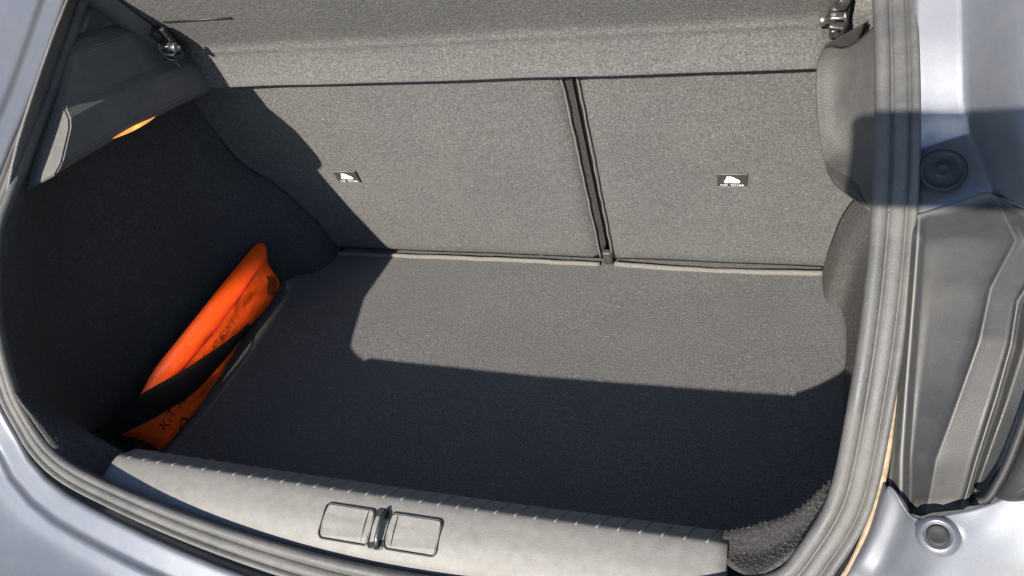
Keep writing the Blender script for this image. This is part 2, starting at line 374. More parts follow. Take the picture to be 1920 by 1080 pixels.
def seat_label(pt, so_, x, s, w=.043, h=.026):
    """sewn-in label with white emblem over a line of letters"""
    def f(a, b, c): return pt(x + a, s + b, c + .0004)
    lab = prism('tether_label', [(-w / 2, -h / 2), (w / 2, -h / 2), (w / 2, h / 2), (-w / 2, h / 2)], .0012, M['label_black'], so_, 0, f)
    bm = bmesh.new()
    def add(poly): bm.faces.new([bm.verts.new(f(a, b, .0018)) for a, b in poly])
    k = w / 53.0
    P = lambda pts: [((px - 1371.5) * k, (334.5 - py) * k * 1.02) for px, py in pts]
    add(P([(1362, 322.5), (1364.5, 322), (1365.5, 331), (1367.5, 338), (1366, 340), (1359.5, 340), (1356.5, 337), (1360, 331)]))
    add(P([(1365.6, 322), (1370, 323), (1374, 324.5), (1379, 329), (1384, 332), (1386.4, 337), (1384.5, 340), (1369, 340), (1367.2, 333)]))
    for body, cx in (('TOP', -.0118), ('TETHER', .0076)):
        tv, tf = text_polys(body, .0058)
        for fc in tf:
            try: bm.faces.new([bm.verts.new(f(tv[i].x + cx, tv[i].y - .0098, .0019)) for i in fc])
            except ValueError: pass
    o = from_bm('label_print', bm, M['white_print'], lab)
    o.parent = so_
    for sgn in (-1, 1):
        tube('label_edge', [pt(x - w / 2, s + sgn * (h / 2 + .0008), .0010), pt(x + w / 2, s + sgn * (h / 2 + .0008), .0010)], .0011, M['hem'], so_, seg=6)
GAP0, GAP1 = .1025, .1155
s_l, ptl = seat(-.60, GAP0, 'wide left seat back in grey felt', -.3243, .232)
s_r, ptr = seat(GAP1, .60, 'narrow right seat back in grey felt', .3243, .232)
seat_label(ptl, s_l, -.3243, .232); seat_label(ptr, s_r, .3243, .232)
def wob(pts, a=.0012, f=40): return [p + V((noise.noise(p * f), noise.noise(p * f + V((3, 3, 3))), noise.noise(p * f + V((7, 1, 2))))) * a for p in pts]
for so_, pt, x in ((s_l, ptl, GAP0 - .006), (s_r, ptr, GAP1 + .003)):
    tube('edge_piping', wob([pt(x, .012 + .5 * k / 40, -.002) for k in range(41)]), .0019 if abs(x - GAP0) < .005 else .0015, M['hem'], so_, seg=8)
tube('hem', wob([ptl(-.60 + .694 * k / 60, .0035 - .0012 * math.sin(k * .11), .005) for k in range(61)], .001, 25), .0046, M['hem'], s_l, seg=10)
tube('hem', wob([ptr(GAP1 + .006 + .351 * k / 40, .006 - .003 * math.sin(k / 40 * 3.0), .005 + .003 * math.sin(k / 40 * 3.0)) for k in range(41)], .001, 25), .0050, M['hem'], s_r, seg=10)
# black strip in the gap, latch foot at the bottom and a plate behind the seats
box('gap_strip', ptl((GAP0 + GAP1) / 2, .27, -.034), (.014, .012, .56), M['black'], car, Matrix.Rotation(LEAN, 3, 'X'), .002)
box('hinge_cover', ptl((GAP0 + GAP1) / 2 + .001, .018, -.002), (.017, .012, .034), M['gloss_black'], car, Matrix.Rotation(LEAN, 3, 'X'), .003)
box('cabin_blocker', (0, .09, .22), (1.2, .02, .6), M['black'], car, Matrix.Rotation(LEAN, 3, 'X'), .003)  # unseen black plate added behind the seats to block light through the gap

box('leak_blocker', (0, -.722, .02), (1.06, .010, .30), M['black'], car, None, .002)  # unseen black panel added to stop sunlight leaking in under the sill

# --- load sill trim ---
PROF = [(a_ - .0250, b_ + .0355 if b_ > 0 else b_) for a_, b_ in [(-.746, .085), (-.741, .105), (-.736, .130), (-.731, .1500), (-.723, .1612), (-.708, .1708), (-.690, .1755), (-.678, .1765), (-.672, .1750), (-.665, .1705), (-.657, .1652), (-.650, .1598), (-.646, .152), (-.6445, .13), (-.644, .08), (-.644, -.012)]]
SX = .014
def sill_z(x): return .004 * ((x - SX) / .34) ** 2
sp = spline([(0, a, b) for a, b in PROF], 4)
XS = [SX - .3385 + .677 * i / 60 for i in range(61)]
vs_, fs = [], []
for x in XS:
    lim = min(q.y for q in seal_path if abs(q.x - x) < .02 and q.z < .3) + .003
    for p in sp: vs_.append(V((x, max(p.y, lim), p.z + sill_z(x))))
K = len(sp)
for i in range(60):
    for k in range(K - 1): fs.append((i * K + k, (i + 1) * K + k, (i + 1) * K + k + 1, i * K + k + 1))
    fs.append((i * K + K - 1, (i + 1) * K + K - 1, (i + 1) * K, i * K))
fs.append(tuple(range(K))); fs.append(tuple(60 * K + k for k in range(K))[::-1])
sill = mesh('sill_trim', vs_, fs, M['sill_plastic'], car); sill['label'] = 'pale grey plastic trim along the loading edge'
def sill_pt(x, y, lift=0):
    for a, b in zip(sp, sp[1:]):
        if a.y <= y <= b.y:
            t = (y - a.y) / max(1e-9, b.y - a.y); z = a.z + (b.z - a.z) * t; n_ = V((0, -(b.z - a.z), b.y - a.y)).normalized()
            return V((x, y, z + sill_z(x))) + n_ * lift
for k in range(33):
    x = SX - .322 + .0201 * k
    path = [sill_pt(x + .006 * (y + .699) / .02, y, .0003) for y in (-.701, -.697, -.692, -.687, -.682, -.676, -.672)]
    tube('rib', path, .0009, M['sill_plastic'], sill, seg=6)
# striker recess with its two covers
def sl_map(cx, cy):
    return lambda a, b, c: sill_pt(cx + a, cy + b, c)
GR = .0011
for cx, w in ((-.0150, .056), (.0575, .056)):
    cy = -.7320
    rr = round_rect(w, .0315, .005)
    pl = [sill_pt(cx + a, cy + b, .0009) for a, b in rr]
    tube('cover_groove', pl, .0010, M['black'], sill, closed=True, seg=6)
    prism('striker_cover', round_rect(w - .004, .0285, .004), .0014, M['sill_plastic'], sill, 0, sl_map(cx, cy))
    xe = cx + (.020 if cx < 0 else -.020)
    tube('cover_seam', [sill_pt(xe, cy + b, .0015) for b in (-.0135, 0, .0135)], .0004, M['label_black'], sill, seg=6)
prism('striker_slot', round_rect(.0165, .035, .003), .0016, M['black'], sill, 0, sl_map(.0210, -.7320))
tube('striker', [sill_pt(.0235, -.7482, .003), sill_pt(.0238, -.741, .0065), sill_pt(.0238, -.726, .0065), sill_pt(.0235, -.7162, .003)], .0026, M['dark_steel'], sill, seg=12)

# --- shelf supports (hard plastic ledges on both sides) ---
sup = empty('shelf_support'); sup.parent = car
secL = [(-.485, .580), (-.472, .574), (-.460, .565), (-.457, .530), (-.453, .520), (-.442, .511), (-.438, .503), (-.438, .474), (-.444, .464), (-.485, .450)]
def supL(a, b, c):
    y0 = -.482 + (b - .474) * 1.2; y = y0 + (-.165 - y0) * c
    return V((a - .006 * c, y, b - .018 * c - .02 * c * c))
bm = bmesh.new(); rings = []
for k in range(13):
    c = k / 12; rings.append([bm.verts.new(supL(a, b, c)) for a, b in secL])
for r0, r1 in zip(rings, rings[1:]):
    for i in range(len(secL)): j = (i + 1) % len(secL); bm.faces.new((r0[i], r0[j], r1[j], r1[i]))
bm.faces.new(rings[0]); bm.faces.new(rings[-1][::-1])
bmesh.ops.recalc_face_normals(bm, faces=bm.faces[:])
shp = [e for e in bm.edges if len(e.link_faces) == 2 and e.calc_face_angle(0) > .5]
bmesh.ops.bevel(bm, geom=shp, offset=.0022, segments=2, affect='EDGES')
lb = from_bm('ledge', bm, M['side_plastic'], sup, False); lb['label'] = 'stepped black plastic shelf ledge on the left side'
# right one: a rounded grained pod beside the seal
RS = [(.4194, -.30, .5093), (.4122, -.33, .5012), (.4134, -.36, .4723), (.4194, -.40, .4464), (.4240, -.45, .4457), (.4389, -.52, .4650), (.4520, -.55, .4683)]
e0 = RS
inner = [(x + .024, y - .020, z + .010) for x, y, z in RS[:4]] + [(.445, -.47, .462), (.452, -.53, .474), (.4555, -.552, .472)]
outer = [(.468, -.400, .585), (.470, -.420, .560), (.472, -.455, .535), (.474, -.490, .515), (.474, -.510, .500), (.470, -.535, .485), (.462, -.552, .474)]
back = [(x + .05, y + .12, z - .02) for x, y, z in RS]
mid = [(x + .005, y - .004, z + .003) for x, y, z in RS]
pod = loft('ledge', [back, [(x + .006, y + .02, z - .003) for x, y, z in RS], e0, mid, inner, outer], M['pod_plastic'], sup, 5, 5, .003, face_to=(-.3, -.8, .5))
pod['label'] = 'rounded grained plastic pod under the shelf on the right'
# boot lamp under the left ledge: lens and its own light
lm, n, l, p = new_mat('lamp_lens')
lv = tc(n, l); gr = n.new('ShaderNodeTexGradient'); gr.gradient_type = 'SPHERICAL'
mp = n.new('ShaderNodeMapping'); mp.inputs['Location'].default_value = (.0, .345 * 22, 0); mp.inputs['Scale'].default_value = (0, 22, 0)
gg = n.new('ShaderNodeNewGeometry'); l.new(gg.outputs['Position'], mp.inputs['Vector']); l.new(mp.outputs[0], gr.inputs['Vector'])
l.new(ramp(n, l, gr.outputs['Fac'], [(0.0, (.75, .25, .07)), (.75, (1.0, .36, .08)), (1.0, (1.0, .62, .10))]), p.inputs['Emission Color'])
p.inputs['Emission Strength'].default_value = .62; p.inputs['Base Color'].default_value = (.5, .2, .06, 1); p.inputs['Roughness'].default_value = .4
lp = [(-.4440 - .004 * k / 16, -.390 + .088 * k / 16, .4592 - .012 * k / 16) for k in range(17)]
tube('boot_lamp', lp, [.0002 + .0030 * math.sin(math.pi * k / 16) ** .8 for k in range(17)], lm, sup, seg=10)
ll = bpy.data.lights.new('boot_lamp_light', 'SPOT'); ll.energy = 3.3; ll.color = (1.0, .74, .52); ll.spot_size = math.radians(62); ll.spot_blend = .8; ll.shadow_soft_size = .012
lo = bpy.data.objects.new('boot_lamp_light', ll); COL.objects.link(lo); lo.location = (-.420, -.345, .435)
lo.rotation_euler = (V((-.492, -.345, .075)) - V(lo.location)).to_track_quat('-Z', 'Y').to_euler(); lo.scale = (1, .14, 1)      # long narrow lens; beam squeezed to brighten the bag alone

# --- painted body and lamp surround on the right ---
P_A = [(.4774, -.3833, .6076), (.4775, -.4078, .5891), (.4776, -.4476, .5593), (.4777, -.4822, .5334), (.4788, -.5130, .5045), (.4804, -.5520, .4760), (.4806, -.5580, .4680)]
P_A0 = [(x - .004, y + .02, z - .01) for x, y, z in P_A]
P_M = [(.4930, -.3870, .6074), (.4940, -.4110, .5891), (.4945, -.4500, .5597), (.4950, -.4840, .5340), (.4985, -.5085, .5105), (.5040, -.5440, .4840), (.5050, -.5500, .4770)]
P_B = [(.5096, -.3897, .6072), (.5113, -.4138, .5891), (.5119, -.4527, .5600), (.5126, -.4865, .5346), (.5183, -.5060, .5165), (.5273, -.5389, .4911), (.5293, -.5440, .4850)]
P_B2 = [(x + .004, y - .003, z + .001) for x, y, z in P_B]
P_C = [(.5283, -.4214, .6153), (.5311, -.4454, .5985), (.5365, -.4823, .5708), (.5417, -.5142, .5469), (.5464, -.5449, .5238), (.5503, -.5707, .4993), (.5518, -.5790, .4911)]
P_D = [(.5367, -.4288, .6169), (.5403, -.4528, .6004), (.5450, -.4891, .5732), (.5500, -.5205, .5496), (.5545, -.5508, .5270), (.5580, -.5769, .5032), (.5594, -.5849, .4951)]
P_E = [(.5771, -.4252, .6130), (.5793, -.4481, .5965), (.5808, -.4839, .5696), (.5825, -.5150, .5463), (.5842, -.5450, .5238), (.5873, -.5703, .4997), (.5874, -.5784, .4916)]
DEEP = V((.167, .864, -.47))
def stepped(c, d):
    """the gutter steps in below the fourth row: a facet falling back to a crease, then the stop platform coming forward"""
    c = [V(p) for p in c]; t = c[4] + DEEP * d
    return c[:4] + [c[3].lerp(c[4], .35) + DEEP * d * .1, t - (c[4] - c[3]) * .06, t, t + (c[5] - c[4]) * .06 - DEEP * .0004, c[5], c[6]]
ext = lambda c: [(c[0][0] - .03, c[0][1] + .30, c[0][2] + .18), (c[0][0] - .008, c[0][1] + .12, c[0][2] + .08)] + c
TILT = (-.020, -.012, 0, .012, .012, .010, .008)
def tilted(c): return [V(p) + DEEP * t for p, t in zip(c, TILT)]
PC = [stepped(tilted(c) if k < 5 else c, d) for k, (c, d) in enumerate( ((P_A0, .012), (P_A, .012), (P_M, .011), (P_B, .006), (P_B2, .003), (P_C, 0), (P_D, 0), (P_E, 0)))]
pil = loft('rear_pillar', [ext(c) for c in PC], M['paint'], car, 4, 3, .0012, across=lin, along=lin)
sm = pil.modifiers.new('soften', 'SMOOTH'); sm.factor = .5; sm.iterations = 2
pil['label'] = 'silver painted body edge right of the boot seal'
GN = V((-.05, -.66, .75)).normalized(); GC = V((.4972, -.5355, .5003))
lathe('grommet', [(.0172, -.004), (.0172, .0004), (.0164, .0012), (.0140, .0012), (.0134, .0004), (.0128, .0001), (.0056, .0002), (.0050, .0008), (.0034, .0008), (.0028, .0003), (.0004, .0003)], GC + DEEP * .009 + GN * .0015, GN, M['grommet'], pil, 36)

K0 = [(0.4793, -0.5527, 0.4713), (0.4779, -0.5677, 0.4623), (0.4765, -0.5973, 0.4327), (0.4757, -0.6222, 0.3998), (0.4748, -0.6450, 0.3644), (0.4735, -0.6730, 0.3214), (0.4730, -0.6856, 0.2942)]
K1 = [(0.4829, -0.5545, 0.4735), (0.4810, -0.5739, 0.4641), (0.4796, -0.6017, 0.4364), (0.4786, -0.6270, 0.4043), (0.4785, -0.6494, 0.3694), (0.4786, -0.6776, 0.3278), (0.4813, -0.6948, 0.2939)]
K2 = [(0.4886, -0.5526, 0.4744), (0.4870, -0.5734, 0.4616), (0.4861, -0.5986, 0.4344), (0.4856, -0.6236, 0.4020), (0.4855, -0.6462, 0.3670), (0.4857, -0.6744, 0.3252), (0.4897, -0.6946, 0.2832)]
K3 = [(0.5271, -0.5449, 0.4891), (0.5395, -0.5816, 0.4684), (0.5248, -0.6073, 0.4437), (0.5190, -0.6346, 0.4150), (0.5092, -0.6560, 0.3801), (0.4978, -0.6817, 0.3361), (0.4952, -0.7020, 0.2912)]
K4 = [(0.5316, -0.5485, 0.4885), (0.5434, -0.5834, 0.4707), (0.5278, -0.6097, 0.4458), (0.5214, -0.6368, 0.4182), (0.5119, -0.6589, 0.3823), (0.5004, -0.6842, 0.3383), (0.4979, -0.7037, 0.2962)]
K4b = [(0.5363, -0.5511, 0.4870), (0.5479, -0.5839, 0.4712), (0.5315, -0.6102, 0.4454), (0.5253, -0.6375, 0.4172), (0.5154, -0.6596, 0.3813), (0.5036, -0.6852, 0.3376), (0.5009, -0.7033, 0.2983)]
K6a = [(0.5540, -0.5617, 0.4824), (0.5605, -0.5897, 0.4664), (0.5424, -0.6155, 0.4405), (0.5387, -0.6379, 0.4173), (0.5321, -0.6587, 0.3847), (0.5230, -0.6843, 0.3425), (0.5183, -0.7033, 0.3061)]
K6 = [(0.5559, -0.5652, 0.4828), (0.5620, -0.5930, 0.4670), (0.5439, -0.6188, 0.4413), (0.5402, -0.6410, 0.4186), (0.5340, -0.6616, 0.3863), (0.5250, -0.6868, 0.3446), (0.5196, -0.7047, 0.3096)]
K6b = [(0.5586, -0.5663, 0.4817), (0.5645, -0.5935, 0.4655), (0.5465, -0.6192, 0.4398), (0.5428, -0.6411, 0.4170), (0.5367, -0.6616, 0.3850), (0.5273, -0.6865, 0.3435), (0.5218, -0.7036, 0.3099)]
K7 = [(0.5647, -0.5651, 0.4769), (0.5705, -0.5903, 0.4597), (0.5537, -0.6167, 0.4333), (0.5492, -0.6376, 0.4092), (0.5428, -0.6564, 0.3794), (0.5325, -0.6823, 0.3382), (0.5256, -0.6991, 0.3066)]
K8 = [(0.5751, -0.5736, 0.4745), (0.5779, -0.5985, 0.4595), (0.5668, -0.6232, 0.4348), (0.5603, -0.6441, 0.4113), (0.5534, -0.6615, 0.3850), (0.5419, -0.6872, 0.3469), (0.5353, -0.7044, 0.3190)]
K00 = [(x - .001, y + .022, z - .01) for x, y, z in K0]
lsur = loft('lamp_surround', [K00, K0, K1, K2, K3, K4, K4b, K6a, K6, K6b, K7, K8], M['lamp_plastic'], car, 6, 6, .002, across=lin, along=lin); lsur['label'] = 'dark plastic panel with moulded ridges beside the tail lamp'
sm = lsur.modifiers.new('soften', 'SMOOTH'); sm.factor = .5; sm.iterations = 1
GK = [(.5628, -.6358, .4402), (.5555, -.6591, .4156), (.5488, -.6789, .3874), (.5405, -.6979, .3601), (.5338, -.7088, .3446), (.5291, -.7142, .3368), (.5232, -.7158, .3346)]
tube('lamp_gasket', spline(GK, 5), .0030, M['grommet'], car, seg=10)
TL0 = [(.5666, -.6378, .4422), (.5595, -.6634, .4151), (.5531, -.6830, .3871), (.5445, -.7009, .3616), (.5375, -.7113, .3468), (.5340, -.7160, .3410)]
TL1 = [(.5845, -.6452, .4499), (.5787, -.6707, .4243), (.5715, -.6905, .3979), (.5658, -.7076, .3735), (.5604, -.7143, .3639), (.5561, -.7178, .3589)]
TLm = [((a[0] + b[0]) / 2, (a[1] + b[1]) / 2 - .006, (a[2] + b[2]) / 2) for a, b in zip(TL0, TL1)]
tl = loft('tail_lamp', [[(x, y + .02, z - .01) for x, y, z in TL0], TL0, TLm, TL1, [(x + .05, y + .03, z) for x, y, z in TL1]], M['gloss_black'], car, 4, 5, .002)

# --- bumper ---
B0 = [(.4691, -.6903, .3061), (.4670, -.6970, .2911), (.4621, -.7070, .2689), (.4545, -.7165, .2480), (.4432, -.7274, .2237)]
B1 = [(.4715, -.6953, .3127), (.4806, -.7022, .2996), (.4730, -.7189, .2603), (.4668, -.7262, .2440), (.4574, -.7378, .2175)]
B2 = [(0.4869, -0.7136, 0.3032), (0.4891, -0.7168, 0.2961), (0.4854, -0.7264, 0.2748), (0.4815, -0.7343, 0.2572), (0.4746, -0.7465, 0.23)]
B3 = [(0.5108, -0.7187, 0.322), (0.5089, -0.7258, 0.3071), (0.5023, -0.7344, 0.2879), (0.4969, -0.7422, 0.2707), (0.4904, -0.7531, 0.2464)]
B4 = [(0.5285, -0.7188, 0.336), (0.5279, -0.7286, 0.322), (0.522, -0.739, 0.3001), (0.5171, -0.7465, 0.2833), (0.5097, -0.7591, 0.2555)]
B5 = [(0.5475, -0.7169, 0.356), (0.5502, -0.7263, 0.3424), (0.5476, -0.7434, 0.3168), (0.5434, -0.7515, 0.2989), (0.5368, -0.7635, 0.2722)]
B6 = [(0.5678, -0.7149, 0.3773), (0.5728, -0.7312, 0.3541), (0.5748, -0.7477, 0.3305), (0.5732, -0.7568, 0.316), (0.5705, -0.768, 0.2911)]
BI = [(x - .001, y + .03, z - .012) for x, y, z in B0]
def down(c): return c + [(c[-1][0] - .03, c[-1][1] - .05, c[-1][2] - .05), (c[-1][0] - .04, c[-1][1] - .08, c[-1][2] - .25)]
bump_r = loft('bumper', [down(c) for c in (BI, B0, B1, B2, B3, B4, B5, B6)], M['paint'], car, 6, 7, .0016); bump_r['label'] = 'silver painted bumper corner at the lower right'
SC = V((.4998, -.7312, .3102)); SNN = V((-.2, -.45, .87)).normalized()
lathe('bump_stop', [(.0150, -.004), (.0140, .0004), (.0112, .0022), (.0100, .0026), (.0092, .0018), (.0082, .0004), (.0030, .0002), (.0004, .0002)], SC, SNN, M['paint'], bump_r, 32)
lathe('bump_stop_plug', [(.0078, -.001), (.0078, .0010), (.0060, .0014), (.0036, .0006), (.0004, .0006)], SC, SNN, M['grommet'], bump_r, 24)

BSEC = [(.030, -.030), (.037, -.022), (.043, -.016), (.0450, -.004), (.048, .0005), (.056, .0015), (.070, .0015), (.0745, .0035), (.0775, .0068), (.081, .0085), (.086, .0088), (.094, .0090), (.106, .0135), (.130, .027), (.17, .053), (.22, .087), (.28, .122)]
fr = ring_frames(seal_path); last = 18 * 6 + 4
cols = []
for sb, sn in BSEC:
    col = []
    for i in list(range(6, last, 2)):
        p, b, nn, w = fr[i]; sq = 1 - .75 * min(1, max(0, (p.z - .33) / .2)) if sb > .09 else 1
        col.append(p + b * (sb - .033 * (1 - w)) + nn * (sn * sq))
    cols.append(col)
body_l = loft('rear_body', cols, M['paint'], car, 3, 1, .0014, across=spline, along=lin); body_l['label'] = 'silver painted body edge left of and below the boot seal'

# --- outer flank on the right, round the corner from the lamp ---
edge = [P_E[0], P_E[3], P_E[6], TL1[1], TL1[3], B6[0], B6[2], B6[4]]
flank = loft('quarter_panel', [[(x - .012, y + .012, z) for x, y, z in edge], [(x + .012, y + .004, z) for x, y, z in edge], [(x + .07, y + .04, z - .01) for x, y, z in edge], [(x + .14, y + .16, z - .02) for x, y, z in edge], [(x + .17, y + .45, z - .02) for x, y, z in edge], [(x + .17, y + .9, z - .02) for x, y, z in edge]], M['paint'], car, 4, 4, .0012, face_to=(.7, -.6, .3))

# --- parcel shelf: lifts out, so a thing of its own ---
shelf = empty('parcel_shelf', (0, -.19, .49))
tagit(shelf, 'tilted grey felt parcel shelf above the seat backs', 'parcel shelf')
SH = .447
th = math.radians(50)
du = V((0, -math.cos(th), math.sin(th)))
F0 = V((0, -.178, .4345)); F1 = V((0, -.188, .4935))
cross = [F0 + V((0, .016, .004)), F0 + V((0, .006, -.001)), F0, F0 + V((0, -.0015, .004)), F0.lerp(F1, .3), F0.lerp(F1, .62), F0.lerp(F1, .86) + V((0, -.001, 0)), F1 + V((0, -.0035, 0)), F1 + du * .012 + V((0, .001, 0)), F1 + du * .03 + V((0, .003, 0)), F1 + du * .10 + V((0, .003, 0)), F1 + du * .25 + V((0, .003, 0)), F1 + du * .42]
scol = []
for i in range(33):
    x = -SH - .012 + (2 * SH + .004) * i / 32
    scol.append([V((x, p.y, p.z)) for p in cross])
panel = loft('panel', scol, M['felt_shelf'], None, 1, 4, .016, across=lin, face_to=(0, -1, -.2), jitter=felt_jit(.0012, 9))
def to_parent(o, par):
    o.parent = par; o.matrix_parent_inverse = Matrix.Translation(par.location).inverted(); return o
to_parent(panel, shelf)
NF = V((0, -du.z, du.y)).normalized()
if NF.y > 0: NF = -NF
def shp_pt(x, t, d): return V((x, 0, 0)) + F1 + V((0, .003, 0)) + du * t + NF * d
gro = tube('strap_slot', [shp_pt(-.425, .083, .0005), shp_pt(-.315, .083, .0005)], .0016, M['black'], None, seg=8); to_parent(gro, shelf)
arm = loft('edge_bar', [[shp_pt(-SH - .030, -.004, .006), shp_pt(-SH - .036, .05, .009), shp_pt(-SH - .036, .14, .010), shp_pt(-SH - .034, .40, .010)],
                        [shp_pt(-SH - .026, -.008, .012), shp_pt(-SH - .028, .05, .016), shp_pt(-SH - .028, .14, .017), shp_pt(-SH - .028, .40, .017)],
                        [shp_pt(-SH - .014, -.008, .013), shp_pt(-SH - .012, .05, .015), shp_pt(-SH - .012, .14, .016), shp_pt(-SH - .012, .40, .016)],
                        [shp_pt(-SH - .006, -.004, .003), shp_pt(-SH + .000, .05, .003), shp_pt(-SH + .002, .14, .003), shp_pt(-SH + .002, .40, .003)]], M['side_plastic'], None, 4, 4, .004, face_to=(0, -1, -.2))
to_parent(arm, shelf)
def clip(px, mirror):
    """hinge clip: pin head, two jaws, a hook and its base plate"""
    c = V(px); s = -1 if mirror else 1
    e = empty('hinge_clip'); e.parent = shelf; e.matrix_parent_inverse = Matrix.Translation(shelf.location).inverted(); e.location = c
    def sub(o): o.parent = e; o.matrix_parent_inverse = Matrix.Translation(c).inverted(); return o
    X = V((s, 0, 0)); U = V((0, -.35, .94)); N = V((0, -.94, -.35))
    f = lambda a, b, d: c + X * a + U * b + N * d
    rot = Matrix((X * s, -N, U)).transposed()
    sub(box('base_plate', f(.004, .010, -.004), (.022, .008, .044), M['gloss_black'], None, rot, .002))
    sub(lathe('pin', [(.0058, -.004), (.0062, -.003), (.0062, .0012), (.0052, .0022), (.0042, .0022), (.004, .012)], f(-.011, .006, .006), X, M['steel'], None, 20))
    sub(box('jaw', f(.003, .0105, .006), (.016, .010, .0035), M['steel'], None, rot, .001))
    sub(box('jaw', f(.004, -.0015, .007), (.018, .011, .0035), M['steel'], None, rot @ Matrix.Rotation(.25, 3, 'Y'), .001))
    sub(box('hook', f(.001, -.012, .004), (.010, .012, .011), M['gloss_black'], None, rot, .003))
    sub(tube('hook', [f(.010, .016, .006), f(.012, .004, .010), f(.010, -.009, .011), f(.004, -.015, .008), f(-.003, -.014, .007)], .0030, M['dark_steel'], None, seg=8))
    sub(box('latch', f(.006, .026, .004), (.013, .010, .014), M['gloss_black'], None, rot @ Matrix.Rotation(.3 * s, 3, 'Y'), .003))
    sub(tube('wire', [f(.011, -.014, .004), f(.0115, -.024, .002), f(.010, -.036, .001)], .0016, M['steel'], None, seg=6))
    return e
clip((-0.431, -0.235, 0.519), True); clip((.4335, -.200, .500), False)

# --- boot floor carpet: lifts out ---
fl = [(-.60, .06), (.60, .06), (.60, -.66), (-.60, -.66)]
NXF, NYF = 60, 36; vs_, fs = [], []
for j in range(NYF + 1):
    for i in range(NXF + 1):
        x = -.565 + 1.075 * i / NXF; y = .055 - .70 * j / NYF
        vs_.append(V((x, y, .0018 * noise.noise(V((x * 6, y * 6, 2))) + .0008 * noise.noise(V((x * 25, y * 25, 2))))))
K = NXF + 1
for j in range(NYF):
    for i in range(NXF): fs.append((j * K + i, (j + 1) * K + i, (j + 1) * K + i + 1, j * K + i + 1))
carpet = mesh('floor_carpet', vs_, fs, M['felt_floor'])
md = carpet.modifiers.new('thickness', 'SOLIDIFY'); md.thickness = .012; md.offset = -1
tagit(carpet, 'flat dark grey felt carpet on the boot floor', 'carpet')

def lint(place, count, host):
    vs_, fs = [], []
    for k in range(count):
        c, u, w, nn = place(); a = random.uniform(0, 6.28); ln = random.uniform(.003, .010); curl = random.uniform(-2.5, 2.5); pth = []; q = V(c)
        for i in range(6):
            d = u * math.cos(a) + w * math.sin(a); pth.append(q + nn * (.0006 + .0006 * random.random())); q = q + d * ln / 5; a += curl / 5
        v, f = frames_tube(pth, .00022, seg=3); b0 = len(vs_); vs_ += v; fs += [tuple(i + b0 for i in t) for t in f]
    o = mesh('lint', vs_, fs, M['lint'], host, False); o['kind'] = 'stuff'
lint(lambda: (V((random.uniform(-.3, .48), random.uniform(-.6, -.01), .002)), V((1, 0, 0)), V((0, 1, 0)), V((0, 0, 1))), 120, carpet)
lint(lambda: (ptr(random.uniform(.13, .47), random.uniform(.02, .4), .002), V((1, 0, 0)), SV, SN), 40, s_r)
lint(lambda: (ptl(random.uniform(-.35, .09), random.uniform(.02, .4), .002), V((1, 0, 0)), SV, SN), 60, s_l)

# --- orange safety kit bag ---
BAG = [(-.1338, .1111), (-.1227, .0998), (-.1433, .0720), (-.1447, .0322), (-.1693, .0210), (-.2115, .0169), (-.2556, .0200), (-.3119, .0150), (-.3608, .0085), (-.4153, .004), (-.4784, .003), (-.5353, .0074), (-.5401, .0210), (-.5525, .0507), (-.5647, .0752), (-.5311, .0841), (-.4978, .0917), (-.4553, .1009), (-.3964, .1036), (-.3332, .1065), (-.2823, .1091), (-.2292, .1112), (-.1742, .1122)]
bo = [V((y, z, 0)) for y, z in BAG]
outl = [p for p in spline(bo, 3, closed=True)]
mo, n, l, p = new_mat('orange_fabric'); v = tc(n, l)
a = nz(n, l, v, 24, 3, .6, 1.2); b = nz(n, l, v, 1200, 2, .6)
l.new(mix(n, l, 1.0, (1.0, .105, .0), ramp(n, l, b, [(.3, .92), (.7, 1.0)]), 'MULTIPLY'), p.inputs['Base Color'])
p.inputs['Roughness'].default_value = .55; p.inputs['Subsurface Weight'].default_value = .0
l.new(bump(n, l, a, .35, .006), p.inputs['Normal'])
def segdist(q, A, B):
    ab = B - A; t = max(0, min(1, (q - A).dot(ab) / max(1e-12, ab.length_squared))); return (q - (A + ab * t)).length
def bag_h(q):
    d = min(segdist(q, outl[i], outl[(i + 1) % len(outl)]) for i in range(len(outl)))
    k = min(1, d / .040); h = .019 * math.sqrt(max(0, 1 - (1 - k) ** 2))
    sx = (q.x + .5) / .35; ridge = math.exp(-((q.y - (.077 + .016 * sx)) / .006) ** 2)
    h += .0035 * ridge * k
    h += k * (.0035 * noise.noise(V((q.x * 22 + q.y * 20, q.y * 45, 1))) + .0018 * noise.noise(V((q.x * 60, q.y * 90, 5))))
    h -= .007 * k * math.exp(-(((q.x + .445) * .55 + (q.y - .062) * 1.0) / .018) ** 2)      # pressed in by the strap
    return h
def bag_pt(q, d): 
    return V((-.4875 - .25 * q.y, q.x, q.y)) + V((.97, 0, .2425)) * d
inside = []
def inpoly(q):
    c = False; n_ = len(outl)
    for i in range(n_):
        A, B = outl[i], outl[(i + 1) % n_]
        if (A.y > q.y) != (B.y > q.y) and q.x < (B.x - A.x) * (q.y - A.y) / (B.y - A.y) + A.x: c = not c
    return c
for i in range(86):
    for j in range(24):
        q = V((-.57 + .455 * i / 85 + (.0026 if j % 2 else 0), .116 * j / 23, 0))
        if inpoly(q) and min(segdist(q, outl[k], outl[(k + 1) % len(outl)]) for k in range(len(outl))) > .0016: inside.append(q)
pts2 = [V((q.x, q.y)) for q in outl + inside]
res = delaunay_2d_cdt(pts2, [], [list(range(len(outl)))], 1, 1e-7)
ov, of = res[0], res[2]
hv = [bag_h(V((q.x, q.y, 0))) for q in ov]
vs_ = [bag_pt(V((q.x, q.y, 0)), h) for q, h in zip(ov, hv)] + [bag_pt(V((q.x, q.y, 0)), -.25 * h - .0004) for q, h in zip(ov, hv)]
